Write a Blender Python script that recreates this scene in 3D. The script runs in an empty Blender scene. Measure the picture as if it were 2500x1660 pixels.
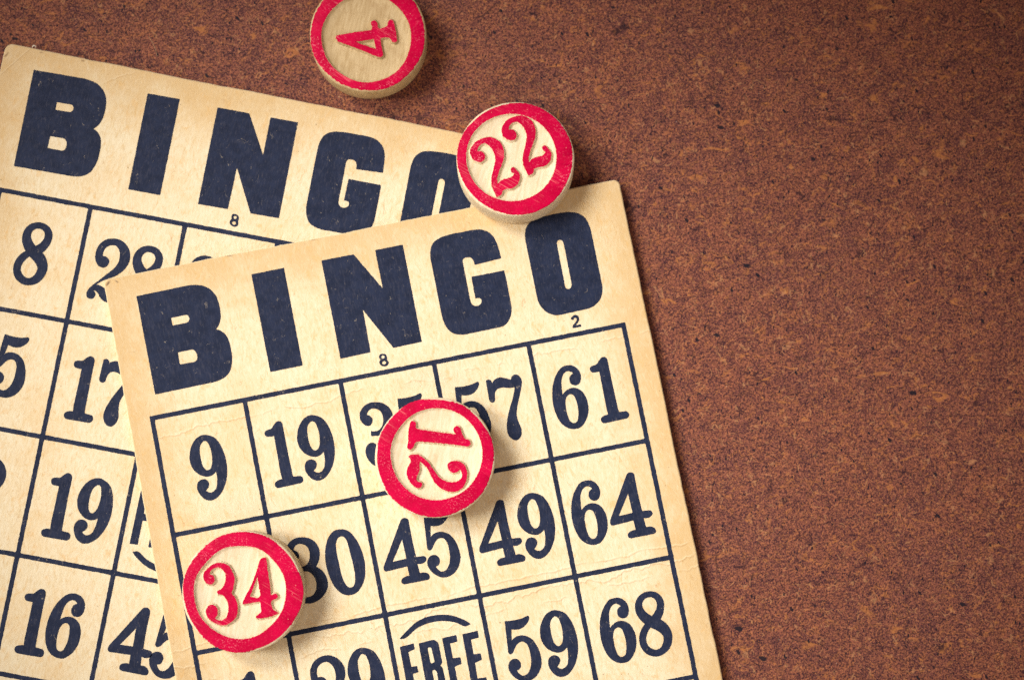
import bpy, bmesh, math, random
from mathutils import Vector, Matrix
from mathutils.geometry import delaunay_2d_cdt

S = 0.001            # everything below is written in millimetres, built in metres
scene = bpy.context.scene
COL = scene.collection

# ------------------------------------------------------------------ camera
cam_data = bpy.data.cameras.new('camera')
cam_data.sensor_width = 36.0
cam_data.lens = 4500.0 / 2500.0 * 36.0
cam_data.clip_start = 0.01
cam_data.clip_end = 20.0
cam = bpy.data.objects.new('camera', cam_data)
COL.objects.link(cam)
RX, RY = math.radians(5.3036241), math.radians(-0.7487850)
cam.matrix_world = Matrix.Translation((0, 0, 346.88357 * S)) @ Matrix.Rotation(RX, 4, 'X') @ Matrix.Rotation(RY, 4, 'Y')
scene.camera = cam
cam_data.dof.use_dof = True
cam_data.dof.focus_distance = 0.341
cam_data.dof.aperture_fstop = 13.0

# ------------------------------------------------------------------ light
world = bpy.data.worlds.new('World')
scene.world = world
world.use_nodes = True
bg = world.node_tree.nodes['Background']
bg.inputs['Color'].default_value = (0.76, 0.55, 0.47, 1)
bg.inputs['Strength'].default_value = 0.27

def area(name, loc, target, size, power, color, spread=180):
    d = bpy.data.lights.new(name, 'AREA')
    d.shape = 'DISK'
    d.size = size
    d.energy = power
    d.color = color
    d.spread = math.radians(spread)
    o = bpy.data.objects.new(name, d)
    COL.objects.link(o)
    o.location = Vector(loc) * S
    o.rotation_euler = (Vector(target) * S - o.location).to_track_quat('-Z', 'Y').to_euler()
    return o
# a window's worth of soft light from the upper left: four panes aimed at the same spot
for kx, ky, kz in ((-245, 25, 325), (-195, 165, 325), (-290, 45, 265), (-240, 185, 265)):
    area('key_lamp', (kx, ky, kz), (-2, 12, 0), 0.18, 0.0318, (1.0, 0.955, 0.88), 20.5)
area('fill_lamp', (10, -340, 330), (-10, 25, 0), 0.45, 0.145, (1.0, 0.85, 0.70), 46)

scene.view_settings.view_transform = 'Standard'
scene.view_settings.look = 'None'
scene.view_settings.exposure = 0.0
scene.view_settings.gamma = 1.0
scene.cycles.use_denoising = False
scene.cycles.max_bounces = 6

# ------------------------------------------------------------------ node helper
class NT:
    def __init__(s, name):
        s.m = bpy.data.materials.new(name)
        s.m.use_nodes = True
        s.t = s.m.node_tree
        s.t.nodes.clear()
        s.out = s.t.nodes.new('ShaderNodeOutputMaterial')
        s.p = s.t.nodes.new('ShaderNodeBsdfPrincipled')
        s.t.links.new(s.p.outputs[0], s.out.inputs[0])
    def put(s, sock, v):
        if isinstance(v, bpy.types.NodeSocket):
            s.t.links.new(v, sock)
        elif isinstance(v, (tuple, list)) and sock.type == 'RGBA' and len(v) == 3:
            sock.default_value = (*v, 1)
        else:
            sock.default_value = v
    def node(s, typ, **kw):
        n = s.t.nodes.new(typ)
        for k, v in kw.items():
            setattr(n, k, v)
        return n
    def math(s, op, a, b=None, c=None, clamp=False):
        n = s.node('ShaderNodeMath', operation=op, use_clamp=clamp)
        for i, v in enumerate((a, b, c)):
            if v is not None:
                s.put(n.inputs[i], v)
        return n.outputs[0]
    def vmath(s, op, a, b=None):
        n = s.node('ShaderNodeVectorMath', operation=op)
        s.put(n.inputs[0], a)
        if b is not None:
            s.put(n.inputs[1], b)
        return n.outputs[0]
    def coord(s, seed=(0, 0, 0), rand=0.0):
        """object coordinates in millimetres, optionally shifted per object"""
        tc = s.node('ShaderNodeTexCoord')
        v = s.vmath('MULTIPLY', tc.outputs['Object'], (1000, 1000, 1000))
        v = s.vmath('ADD', v, seed)
        if rand:
            oi = s.node('ShaderNodeObjectInfo')
            k = s.math('MULTIPLY', oi.outputs['Random'], rand)
            cx = s.node('ShaderNodeCombineXYZ')
            s.put(cx.inputs[0], k); s.put(cx.inputs[1], s.math('MULTIPLY', k, 1.7)); s.put(cx.inputs[2], s.math('MULTIPLY', k, 0.6))
            v = s.vmath('ADD', v, cx.outputs[0])
        return v
    def map(s, v, scale=(1, 1, 1), rot=0.0, loc=(0, 0, 0)):
        n = s.node('ShaderNodeMapping')
        s.put(n.inputs['Vector'], v)
        n.inputs['Scale'].default_value = scale
        n.inputs['Rotation'].default_value = (0, 0, rot)
        n.inputs['Location'].default_value = loc
        return n.outputs[0]
    def noise(s, v, scale, detail=2.0, rough=0.5, dist=0.0):
        n = s.node('ShaderNodeTexNoise')
        s.put(n.inputs['Vector'], v)
        n.inputs['Scale'].default_value = scale
        n.inputs['Detail'].default_value = detail
        n.inputs['Roughness'].default_value = rough
        n.inputs['Distortion'].default_value = dist
        return n.outputs[0]
    def voro(s, v, scale, rnd=1.0, feature='F1'):
        n = s.node('ShaderNodeTexVoronoi', feature=feature)
        s.put(n.inputs['Vector'], v)
        n.inputs['Scale'].default_value = scale
        n.inputs['Randomness'].default_value = rnd
        return n
    def step(s, v, lo, hi, a=0.0, b=1.0):
        n = s.node('ShaderNodeMapRange', interpolation_type='SMOOTHSTEP')
        s.put(n.inputs['Value'], v)
        s.put(n.inputs['From Min'], lo); s.put(n.inputs['From Max'], hi)
        s.put(n.inputs['To Min'], a); s.put(n.inputs['To Max'], b)
        return n.outputs[0]
    def mix(s, f, a, b, mode='MIX'):
        n = s.node('ShaderNodeMix', data_type='RGBA', blend_type=mode)
        s.put(n.inputs[0], f); s.put(n.inputs[6], a); s.put(n.inputs[7], b)
        return n.outputs[2]
    def sep(s, v):
        n = s.node('ShaderNodeSeparateXYZ')
        s.put(n.inputs[0], v)
        return n.outputs
    def isoline(s, v, scale, width, seed, detail=1.5, dist=0.6, centre=0.5):
        """thin wandering hairlines: where a noise field crosses its middle value"""
        n = s.noise(s.map(v, loc=seed), scale, detail, 0.5, dist)
        return s.step(s.math('ABSOLUTE', s.math('SUBTRACT', n, centre)), 0.0, width, 1.0, 0.0)
    def finish(s, color, rough, bump=None, strength=0.3, distance=0.05, spec=0.3):
        s.put(s.p.inputs['Base Color'], color)
        s.put(s.p.inputs['Roughness'], rough)
        s.p.inputs['Specular IOR Level'].default_value = spec
        if bump is not None:
            b = s.node('ShaderNodeBump')
            b.inputs['Strength'].default_value = strength
            b.inputs['Distance'].default_value = distance * S
            s.put(b.inputs['Height'], bump)
            s.put(s.p.inputs['Normal'], b.outputs[0])
        return s.m

# ------------------------------------------------------------------ materials
def mat_board():
    n = NT('hardboard')
    v = n.coord()
    big = n.noise(v, 0.035, 3, 0.6)
    mid = n.noise(v, 0.26, 4, 0.65, 0.5)
    fine = n.noise(v, 2.1, 5, 0.75, 0.6)
    c = n.mix(n.step(mid, 0.32, 0.66), (0.132, 0.042, 0.042), (0.285, 0.093, 0.056))
    c = n.mix(n.step(big, 0.40, 0.7, 0.0, 0.40), c, (0.150, 0.056, 0.058))
    # soft flakes of lighter, yellower wood
    fl = n.noise(n.map(v, loc=(40, 9, 0)), 0.42, 4, 0.65, 1.2)
    c = n.mix(n.step(fl, 0.56, 0.70, 0, 0.75), c, (0.44, 0.160, 0.050))
    for i, (rot, sc, lo) in enumerate(((0.3, 0.50, 0.58), (1.4, 0.45, 0.60), (2.4, 0.55, 0.58), (2.9, 0.40, 0.60))):
        w = n.map(n.map(v, rot=rot), scale=(0.36, 2.0, 1), loc=(13 * i, 7 * i, 0))
        f = n.noise(w, sc, 3, 0.62, 1.0)
        c = n.mix(n.step(f, lo, lo + 0.14, 0, 0.6), c, (0.44, 0.165, 0.060) if i % 2 else (0.36, 0.125, 0.070))
        f2 = n.noise(n.map(w, loc=(90, 40, 0)), sc * 1.5, 3, 0.62, 1.0)
        c = n.mix(n.step(f2, lo + 0.04, lo + 0.16, 0, 0.55), c, (0.034, 0.012, 0.022))
    for i, (rot, sc, lo) in enumerate(((0.1, 1.0, 0.57), (0.8, 1.2, 0.58), (1.6, 1.1, 0.57), (2.3, 0.9, 0.58), (2.8, 1.3, 0.57))):
        w = n.map(n.map(v, rot=rot), scale=(0.38, 2.0, 1), loc=(23 * i, 5 * i, 0))
        f = n.noise(w, sc, 2, 0.6, 1.2)
        c = n.mix(n.step(f, lo, lo + 0.12, 0, 0.50), c, (0.46, 0.175, 0.055) if i % 2 else (0.36, 0.125, 0.068))
        c = n.mix(n.step(f, 1 - lo, 0.88 - lo, 0, 0.50), c, (0.040, 0.013, 0.020))
    # bluish dark mottling
    mo = n.noise(n.map(v, loc=(3, 33, 0)), 0.75, 4, 0.7, 0.8)
    c = n.mix(n.step(mo, 0.58, 0.78, 0, 0.50), c, (0.044, 0.017, 0.036))
    # fine grain
    c = n.mix(n.step(fine, 0.46, 0.62, 0, 0.90), c, (0.032, 0.012, 0.021))
    c = n.mix(n.step(fine, 0.48, 0.30, 0, 0.60), c, (0.43, 0.165, 0.095))
    grit = n.noise(n.map(v, loc=(5, 70, 0)), 3.4, 2, 0.6)
    c = n.mix(n.step(grit, 0.50, 0.68, 0, 0.80), c, (0.028, 0.011, 0.018))
    c = n.mix(n.step(grit, 0.48, 0.28, 0, 0.60), c, (0.46, 0.19, 0.075))
    fl2 = n.noise(n.map(v, loc=(140, 19, 0), scale=(0.8, 1.2, 1)), 0.38, 3, 0.62, 1.4)
    c = n.mix(n.step(fl2, 0.58, 0.72, 0, 0.60), c, (0.48, 0.185, 0.055))
    # dark hair fibres, light hair fibres
    for i in range(5):
        line = n.isoline(v, 0.10 + 0.04 * i, 0.006 + 0.002 * i, (31 * i, 17 * i, 3), 0.5, 0.15)
        gate = n.step(n.noise(n.map(v, loc=(11 * i, 50, 0)), 0.34, 1, 0.5), 0.54, 0.61)
        c = n.mix(n.math('MULTIPLY', n.math('MULTIPLY', line, gate), 0.75), c, (0.024, 0.010, 0.016))
    for i in range(3):
        line = n.isoline(v, 0.2 + 0.1 * i, 0.016, (71 * i, 27 * i, 30), 2.0, 0.5)
        gate = n.step(n.noise(n.map(v, loc=(21 * i, 90, 0)), 0.4, 2, 0.5), 0.55, 0.63)
        c = n.mix(n.math('MULTIPLY', n.math('MULTIPLY', line, gate), 0.5), c, (0.52, 0.26, 0.12))
    # black bark specks of uneven size and shape
    for i, (sc, keep, r) in enumerate(((0.22, 0.34, 0.13), (0.42, 0.40, 0.16), (0.9, 0.42, 0.21))):
        w = n.map(n.map(v, rot=0.7 * i + 0.3), scale=(0.72, 1.3, 1), loc=(5 * i, 3 * i, 0))
        jn = n.noise(w, 2.0, 2, 0.6)
        vo = n.voro(n.vmath('MULTIPLY', w, (1, 1, 0)), sc)
        rad = n.sep(vo.outputs['Color'])
        gate = n.step(rad[0], keep, keep - 0.02)
        size = n.math('MULTIPLY', rad[1], r)
        d = n.math('ADD', vo.outputs['Distance'], n.math('MULTIPLY', n.math('SUBTRACT', jn, 0.5), r * 1.3))
        hit = n.math('MULTIPLY', n.step(n.math('SUBTRACT', d, size), 0.03, -0.01), gate)
        c = n.mix(n.math('MULTIPLY', hit, 0.93), c, (0.010, 0.009, 0.017))
    # rare pale dust
    vo = n.voro(n.vmath('MULTIPLY', v, (1, 1, 0)), 0.4)
    rad = n.sep(vo.outputs['Color'])
    hit = n.math('MULTIPLY', n.step(vo.outputs['Distance'], 0.045, 0.02), n.step(rad[2], 0.04, 0.03))
    c = n.mix(n.math('MULTIPLY', hit, 0.6), c, (0.50, 0.38, 0.33))
    h = n.math('ADD', n.math('MULTIPLY', fine, 0.6), n.math('MULTIPLY', grit, 0.5))
    return n.finish(c, n.step(fine, 0.3, 0.7, 0.5, 0.75), h, 0.40, 0.08, 0.14)

def mat_paper(name, seed, x0, x1, ytop, ybot, creases, stains=()):
    n = NT(name)
    v0 = n.coord()
    v = n.vmath('ADD', v0, seed)
    x, y, _ = n.sep(v0)
    streak = n.noise(n.map(v, scale=(1.9, 0.55, 1)), 0.95, 4, 0.65, 0.3)
    streak2 = n.noise(n.map(v, scale=(3.6, 0.45, 1), rot=0.05), 1.6, 3, 0.6, 0.2)
    cloud = n.noise(v, 0.09, 4, 0.6)
    grain = n.noise(v, 3.2, 3, 0.6)
    c = n.mix(n.step(streak, 0.30, 0.70), (0.795, 0.710, 0.520), (0.735, 0.615, 0.395))
    c = n.mix(n.step(streak2, 0.50, 0.75, 0, 0.55), c, (0.82, 0.73, 0.545))
    c = n.mix(n.step(cloud, 0.42, 0.72, 0, 0.40), c, (0.70, 0.47, 0.21))
    # toning of the old stock from its edges inwards
    dx = n.math('MINIMUM', n.math('SUBTRACT', x, x0), n.math('SUBTRACT', x1, x))
    dy = n.math('MINIMUM', n.math('SUBTRACT', ytop, y), n.math('SUBTRACT', y, ybot))
    d = n.math('MINIMUM', dx, dy)
    d = n.math('ADD', d, n.math('MULTIPLY', n.math('SUBTRACT', n.noise(v, 0.16, 5, 0.7), 0.5), 20.0))
    c = n.mix(n.step(d, 14.0, -1.0, 0, 0.75), c, (0.62, 0.42, 0.19))
    # rusty blotches
    fox = n.noise(n.map(v, loc=(50, 20, 0), scale=(1.3, 0.8, 1)), 0.55, 4, 0.65, 0.5)
    c = n.mix(n.step(fox, 0.53, 0.74, 0, 0.60), c, (0.70, 0.44, 0.17))
    c = n.mix(n.step(grain, 0.56, 0.75, 0, 0.12), c, (0.50, 0.34, 0.16))
    hairs = n.isoline(n.map(v, scale=(1.5, 0.6, 1)), 0.35, 0.012, (3, 5, 1), 2, 0.8)
    hg = n.step(n.noise(v, 0.5, 2), 0.56, 0.64)
    c = n.mix(n.math('MULTIPLY', n.math('MULTIPLY', hairs, hg), 0.45), c, (0.45, 0.26, 0.10))
    # specks
    for sc, keep, r in ((0.30, 0.16, 0.055), (0.8, 0.10, 0.10)):
        vo = n.voro(n.vmath('MULTIPLY', n.map(v, loc=(7, 3, 0)), (1, 1, 0)), sc)
        rad = n.sep(vo.outputs['Color'])
        hit = n.math('MULTIPLY', n.step(vo.outputs['Distance'], r, r * 0.5), n.step(rad[0], keep, keep - 0.02))
        c = n.mix(n.math('MULTIPLY', hit, 0.65), c, (0.12, 0.065, 0.03))
    zz = n.sep(v0)[2]
    c = n.mix(n.step(zz, 1.17, 1.04, 0, 0.85), c, (0.86, 0.77, 0.56))
    for i, (rot, sc) in enumerate(((0.0, 1.2), (0.35, 1.0), (-0.4, 1.1))):
        fb = n.noise(n.map(n.map(v, rot=rot, loc=(17 * i, 4, 0)), scale=(3.2, 0.55, 1)), sc, 2, 0.5, 0.5)
        c = n.mix(n.step(fb, 0.60, 0.72, 0, 0.38), c, (0.60, 0.40, 0.17))
        c = n.mix(n.step(fb, 0.40, 0.28, 0, 0.20), c, (0.86, 0.76, 0.56))
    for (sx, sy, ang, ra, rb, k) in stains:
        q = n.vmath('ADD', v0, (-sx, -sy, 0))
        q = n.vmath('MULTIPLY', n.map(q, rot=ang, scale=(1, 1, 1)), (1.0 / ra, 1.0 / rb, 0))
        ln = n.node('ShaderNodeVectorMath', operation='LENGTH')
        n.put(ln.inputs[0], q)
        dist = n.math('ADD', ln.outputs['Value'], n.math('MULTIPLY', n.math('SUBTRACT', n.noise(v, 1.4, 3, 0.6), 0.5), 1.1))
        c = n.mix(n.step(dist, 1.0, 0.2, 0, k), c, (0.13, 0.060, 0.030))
    h = n.math('ADD', n.math('MULTIPLY', streak2, 0.6), n.math('MULTIPLY', grain, 0.3))
    # folds across the card: a small ridge that wanders with x
    for (cy, slope, amp, wdt, hh, lo) in creases:
        wn = n.noise(n.map(v, scale=(1, 0, 0), loc=(cy * 3.1, cy, 0)), 0.11, 4, 0.68)
        f = n.math('ADD', n.math('ADD', n.math('MULTIPLY', x, slope), cy), n.math('MULTIPLY', n.math('SUBTRACT', wn, 0.5), amp))
        dd = n.math('SUBTRACT', y, f)
        gate = n.step(n.noise(n.map(v, loc=(cy, 0, 0)), 0.12, 3, 0.6), lo, lo + 0.14)
        bumpy = n.math('MULTIPLY', n.step(n.math('ABSOLUTE', dd), 0.0, wdt, 1.0, 0.0), gate)
        h = n.math('ADD', h, n.math('MULTIPLY', bumpy, hh))
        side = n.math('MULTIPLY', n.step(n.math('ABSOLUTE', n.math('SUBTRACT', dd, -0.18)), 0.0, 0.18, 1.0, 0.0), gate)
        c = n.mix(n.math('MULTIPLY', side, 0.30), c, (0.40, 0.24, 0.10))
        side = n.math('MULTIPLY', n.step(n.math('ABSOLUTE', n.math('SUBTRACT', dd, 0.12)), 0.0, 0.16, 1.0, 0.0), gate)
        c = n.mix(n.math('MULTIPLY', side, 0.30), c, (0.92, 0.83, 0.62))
    return n.finish(c, 0.75, h, 0.25, 0.09, 0.15)

def mat_ink():
    n = NT('navy_ink')
    v = n.coord(rand=40.0)
    mott = n.noise(v, 0.5, 4, 0.65)
    fine = n.noise(v, 3.0, 3, 0.6)
    c = n.mix(n.step(mott, 0.3, 0.7), (0.0105, 0.0165, 0.041), (0.0180, 0.0265, 0.062))
    st = n.noise(n.map(v, scale=(2.6, 0.5, 1)), 1.5, 3, 0.62)
    c = n.mix(n.step(st, 0.48, 0.72, 0, 0.45), c, (0.058, 0.060, 0.088))
    c = n.mix(n.step(fine, 0.58, 0.78, 0, 0.45), c, (0.075, 0.068, 0.085))
    # worn flecks, mostly along the paper grain
    fl = n.noise(n.map(v, scale=(2.8, 1.1, 1), rot=0.2, loc=(9, 2, 0)), 1.5, 2, 0.5, 0.6)
    lost = n.step(n.noise(n.map(v, loc=(4, 60, 0)), 0.13, 3, 0.6), 0.50, 0.68)
    c = n.mix(n.math('MULTIPLY', n.step(fl, n.math('SUBTRACT', 0.75, n.math('MULTIPLY', lost, 0.09)), 0.81), 0.65), c, (0.38, 0.32, 0.22))
    vo = n.voro(n.vmath('MULTIPLY', n.map(v, scale=(1.5, 0.7, 1)), (1, 1, 0)), 0.9)
    rad = n.sep(vo.outputs['Color'])
    hit = n.math('MULTIPLY', n.step(vo.outputs['Distance'], 0.13, 0.05), n.step(rad[0], 0.10, 0.08))
    c = n.mix(n.math('MULTIPLY', hit, 0.45), c, (0.40, 0.34, 0.26))
    hair = n.isoline(n.map(v, scale=(1.3, 0.8, 1)), 0.5, 0.010, (5, 8, 2), 2, 0.9)
    hg = n.step(n.noise(v, 0.7, 2), 0.60, 0.66)
    c = n.mix(n.math('MULTIPLY', n.math('MULTIPLY', hair, hg), 0.6), c, (0.42, 0.36, 0.27))
    return n.finish(c, 0.62, fine, 0.15, 0.03, 0.12)

def mat_red():
    n = NT('red_paint')
    v = n.coord(rand=60.0)
    mott = n.noise(v, 0.35, 3, 0.6)
    fine = n.noise(v, 3.0, 3, 0.65)
    c = n.mix(n.step(mott, 0.3, 0.7), (0.47, 0.0002, 0.038), (0.58, 0.0003, 0.052))
    patch = n.step(n.noise(n.map(v, loc=(8, 3, 0)), 0.16, 3, 0.6), 0.46, 0.66)
    sp = n.noise(v, 3.4, 2, 0.6)
    worn = n.math('MULTIPLY', n.step(sp, 0.54, 0.68), n.math('ADD', n.math('MULTIPLY', patch, 0.80), 0.12))
    c = n.mix(worn, c, (0.74, 0.13, 0.20))
    vo = n.voro(n.vmath('MULTIPLY', v, (1, 1, 0)), 1.5)
    rad = n.sep(vo.outputs['Color'])
    hit = n.math('MULTIPLY', n.step(vo.outputs['Distance'], 0.16, 0.08), n.step(rad[0], 0.14, 0.12))
    c = n.mix(n.math('MULTIPLY', hit, 0.6), c, (0.85, 0.40, 0.33))
    # scuffs, all in one direction on a chip
    sc = n.noise(n.map(n.map(v, rot=0.55), scale=(0.10, 3.0, 1)), 1.6, 3, 0.6)
    sg = n.step(n.noise(n.map(v, loc=(30, 3, 0)), 0.13, 2, 0.5), 0.52, 0.62)
    c = n.mix(n.math('MULTIPLY', n.math('MULTIPLY', n.step(sc, 0.55, 0.68), sg), 0.55), c, (0.86, 0.22, 0.24))
    h = n.math('ADD', n.math('MULTIPLY', fine, 0.5), n.math('MULTIPLY', sp, 0.5))
    return n.finish(c, n.step(fine, 0.3, 0.7, 0.42, 0.62), h, 0.30, 0.05, 0.06)

def mat_wood(name, light, dark, dirt):
    n = NT(name)
    v = n.coord(rand=30.0)
    g = n.noise(n.map(n.map(v, rot=0.2), scale=(2.2, 0.30, 1.2)), 0.9, 4, 0.62, 0.4)
    g2 = n.noise(v, 0.30, 3, 0.6)
    fine = n.noise(v, 2.6, 3, 0.6)
    c = n.mix(n.step(g, 0.3, 0.72), light, dark)
    c = n.mix(n.step(g2, 0.52, 0.75, 0, 0.45), c, dirt)
    c = n.mix(n.step(fine, 0.56, 0.76, 0, 0.42), c, dirt)
    c = n.mix(n.step(fine, 0.42, 0.25, 0, 0.30), c, tuple(min(0.9, q * 1.12) for q in light))
    h = n.math('ADD', n.math('MULTIPLY', fine, 0.6), n.math('MULTIPLY', g, 0.6))
    return n.finish(c, 0.7, h, 0.40, 0.06, 0.15)

M_BOARD = mat_board()
M_FRONT = mat_paper('aged_card_stock', (0, 0, 0), -4.2, 94.9, 27.4, -115.0, (
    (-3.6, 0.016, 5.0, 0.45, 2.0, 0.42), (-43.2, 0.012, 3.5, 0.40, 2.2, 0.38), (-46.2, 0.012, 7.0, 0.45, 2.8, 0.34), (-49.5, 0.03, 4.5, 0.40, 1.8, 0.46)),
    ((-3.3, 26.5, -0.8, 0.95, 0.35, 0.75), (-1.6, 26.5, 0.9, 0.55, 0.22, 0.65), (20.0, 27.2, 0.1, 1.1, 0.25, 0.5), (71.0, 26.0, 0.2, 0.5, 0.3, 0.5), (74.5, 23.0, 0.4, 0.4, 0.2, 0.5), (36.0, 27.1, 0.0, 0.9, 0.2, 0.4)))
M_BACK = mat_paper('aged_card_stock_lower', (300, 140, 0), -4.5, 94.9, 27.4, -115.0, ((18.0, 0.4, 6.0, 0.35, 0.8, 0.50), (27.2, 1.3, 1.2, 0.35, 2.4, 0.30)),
    ((-3.9, 25.6, 0.5, 0.28, 0.9, 0.6), (2.5, 27.3, 0.0, 0.5, 0.2, 0.5), (10.6, 27.2, 0.1, 0.6, 0.25, 0.5)))
M_INK = mat_ink()
M_RED = mat_red()
M_WOOD_PALE = mat_wood('pale_turned_wood', (0.80, 0.70, 0.52), (0.70, 0.57, 0.37), (0.52, 0.36, 0.185))
M_WOOD_TAN = mat_wood('tan_turned_wood', (0.62, 0.48, 0.28), (0.47, 0.335, 0.17), (0.38, 0.24, 0.11))

# ------------------------------------------------------------------ mesh helpers
def tag(o, label=None, cat=None, group=None, kind=None):
    for k, v in (('label', label), ('category', cat), ('group', group), ('kind', kind)):
        if v:
            o[k] = v
    return o

def link(name, me, parent=None):
    o = bpy.data.objects.new(name, me)
    COL.objects.link(o)
    if parent is not None:
        o.parent = parent
    return o

def mesh(name, verts, faces, mats, idx=None, smooth=None):
    me = bpy.data.meshes.new(name)
    me.from_pydata([(x * S, y * S, z * S) for x, y, z in verts], [], faces)
    for m in mats:
        me.materials.append(m)
    if idx:
        for p, i in zip(me.polygons, idx):
            p.material_index = i
    if smooth is not None:
        me.polygons.foreach_set('use_smooth', [True] * len(faces))
        me.set_sharp_from_angle(angle=math.radians(smooth))
    me.update()
    return me

def area2(p):
    return 0.5 * sum(p[i - 1][0] * p[i][1] - p[i][0] * p[i - 1][1] for i in range(len(p)))

def contour(pts, step=0.28, rnd=0.16, rough=0.035, rng=None):
    """outline through traced points: smooth except where a point is flagged as a corner, which is softly rounded"""
    n = len(pts)
    P = [Vector((q[0], q[1])) for q in pts]
    K = [bool(q[2]) for q in pts]
    if area2([(q.x, q.y) for q in P]) < 0:
        P.reverse(); K.reverse()
    out = []
    for i in range(n):
        p1, p2 = P[i], P[(i + 1) % n]
        L = (p2 - p1).length
        def tan(j, out_going):
            a, b, c = P[j - 1], P[j], P[(j + 1) % n]
            if K[j]:
                return None
            d1, d2 = max((b - a).length, 1e-6), max((c - b).length, 1e-6)
            if d1 > 2.2 * d2:
                return (b - a).normalized()
            if d2 > 2.2 * d1:
                return (c - b).normalized()
            t = (b - a) / d1 * d2 + (c - b) / d2 * d1
            return t.normalized() if t.length > 1e-9 else (c - a).normalized()
        t1, t2 = tan(i, True), tan((i + 1) % n, False)
        ch = (p2 - p1).normalized()
        if t1 is None and t2 is None:
            t1 = t2 = ch
        elif t1 is None:
            t1 = (2 * ch * ch.dot(t2) - t2).normalized() if ch.dot(t2) > 0.3 else ch
        elif t2 is None:
            t2 = (2 * ch * ch.dot(t1) - t1).normalized() if ch.dot(t1) > 0.3 else ch
        k = max(1, int(math.ceil(L / step)))
        for s in range(k):
            u = s / k
            h00, h10 = 2 * u**3 - 3 * u**2 + 1, u**3 - 2 * u**2 + u
            h01, h11 = -2 * u**3 + 3 * u**2, u**3 - u**2
            q = h00 * p1 + h10 * L * t1 + h01 * p2 + h11 * L * t2
            out.append((q, K[i] and s == 0))
    res = []
    m = len(out)
    for i, (q, c) in enumerate(out):
        if c and rnd > 0:
            a, b = out[i - 1][0] - q, out[(i + 1) % m][0] - q
            ra, rb = min(rnd, a.length * 0.45), min(rnd, b.length * 0.45)
            res += [q + a.normalized() * ra, q + (a.normalized() * ra + b.normalized() * rb) * 0.22, q + b.normalized() * rb]
        else:
            res.append(q)
    if rough and rng:
        m = len(res)
        res = [q + (res[(i + 1) % m] - res[i - 1]).orthogonal().normalized() * rng.gauss(0, rough) for i, q in enumerate(res)]
    return [(q.x, q.y) for q in res]

def flat_fill(loops):
    vs, ed, start = [], [], 0
    for lp in loops:
        k = len(lp)
        vs += [Vector(q) for q in lp]
        ed += [(start + i, start + (i + 1) % k) for i in range(k)]
        start += k
    fc, a = [], 0
    for lp in loops:
        fc.append(list(range(a, a + len(lp)))); a += len(lp)
    r = delaunay_2d_cdt(vs, [], fc, 2, 1e-6)
    return r[0], r[2]

def relief(name, glyphs, z0, z1, flare, mats, seed=1, rough=0.035, rnd=0.16, step=0.28, grow=0.0):
    """a printed or carved sign: flat top at z1, walls that run down to z0 and spread by flare.  glyphs: list of (loops, dx, dy)"""
    rng = random.Random(seed)
    V, F, I = [], [], []
    for contours, dx, dy in glyphs:
        loops = []
        for ci, c in enumerate(contours):
            lp = contour(c, step, rnd, rough, rng)
            if (area2(lp) < 0) != (ci > 0):
                lp.reverse()
            if grow:
                k = len(lp)
                g = []
                for i in range(k):
                    t = Vector(lp[(i + 2) % k]) - Vector(lp[i - 2])
                    t = t.normalized() if t.length > 1e-9 else Vector((0, 0))
                    g.append((lp[i][0] + t.y * grow, lp[i][1] - t.x * grow))
                lp = g
            loops.append([(x + dx, y + dy) for x, y in lp])
        tv, tf = flat_fill(loops)
        b = len(V)
        V += [(q.x, q.y, z1) for q in tv]
        for f in tf:
            F.append([b + i for i in f]); I.append(0)
        for lp in loops:
            k = len(lp)
            b = len(V)
            for i in range(k):
                t = Vector(lp[(i + 1) % k]) - Vector(lp[i - 1])
                if t.length < 1e-9:
                    t = Vector((1, 0))
                t.normalize()
                V.append((lp[i][0], lp[i][1], z1))
                fl = flare * (1 + 0.15 * rng.uniform(-1, 1)) if flare else 0
                V.append((lp[i][0] + t.y * fl, lp[i][1] - t.x * fl, z0))
            for i in range(k):
                j = (i + 1) % k
                F.append([b + 2 * i, b + 2 * i + 1, b + 2 * j + 1, b + 2 * j]); I.append(len(mats) - 1)
    me = mesh(name, V, F, mats, I)
    bm = bmesh.new(); bm.from_mesh(me)
    bmesh.ops.recalc_face_normals(bm, faces=bm.faces)
    for f in bm.faces:
        if f.material_index == 0 and abs(f.normal.z) > 0.9 and f.normal.z < 0:
            f.normal_flip()
    bm.to_mesh(me); bm.free()
    return me

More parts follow.
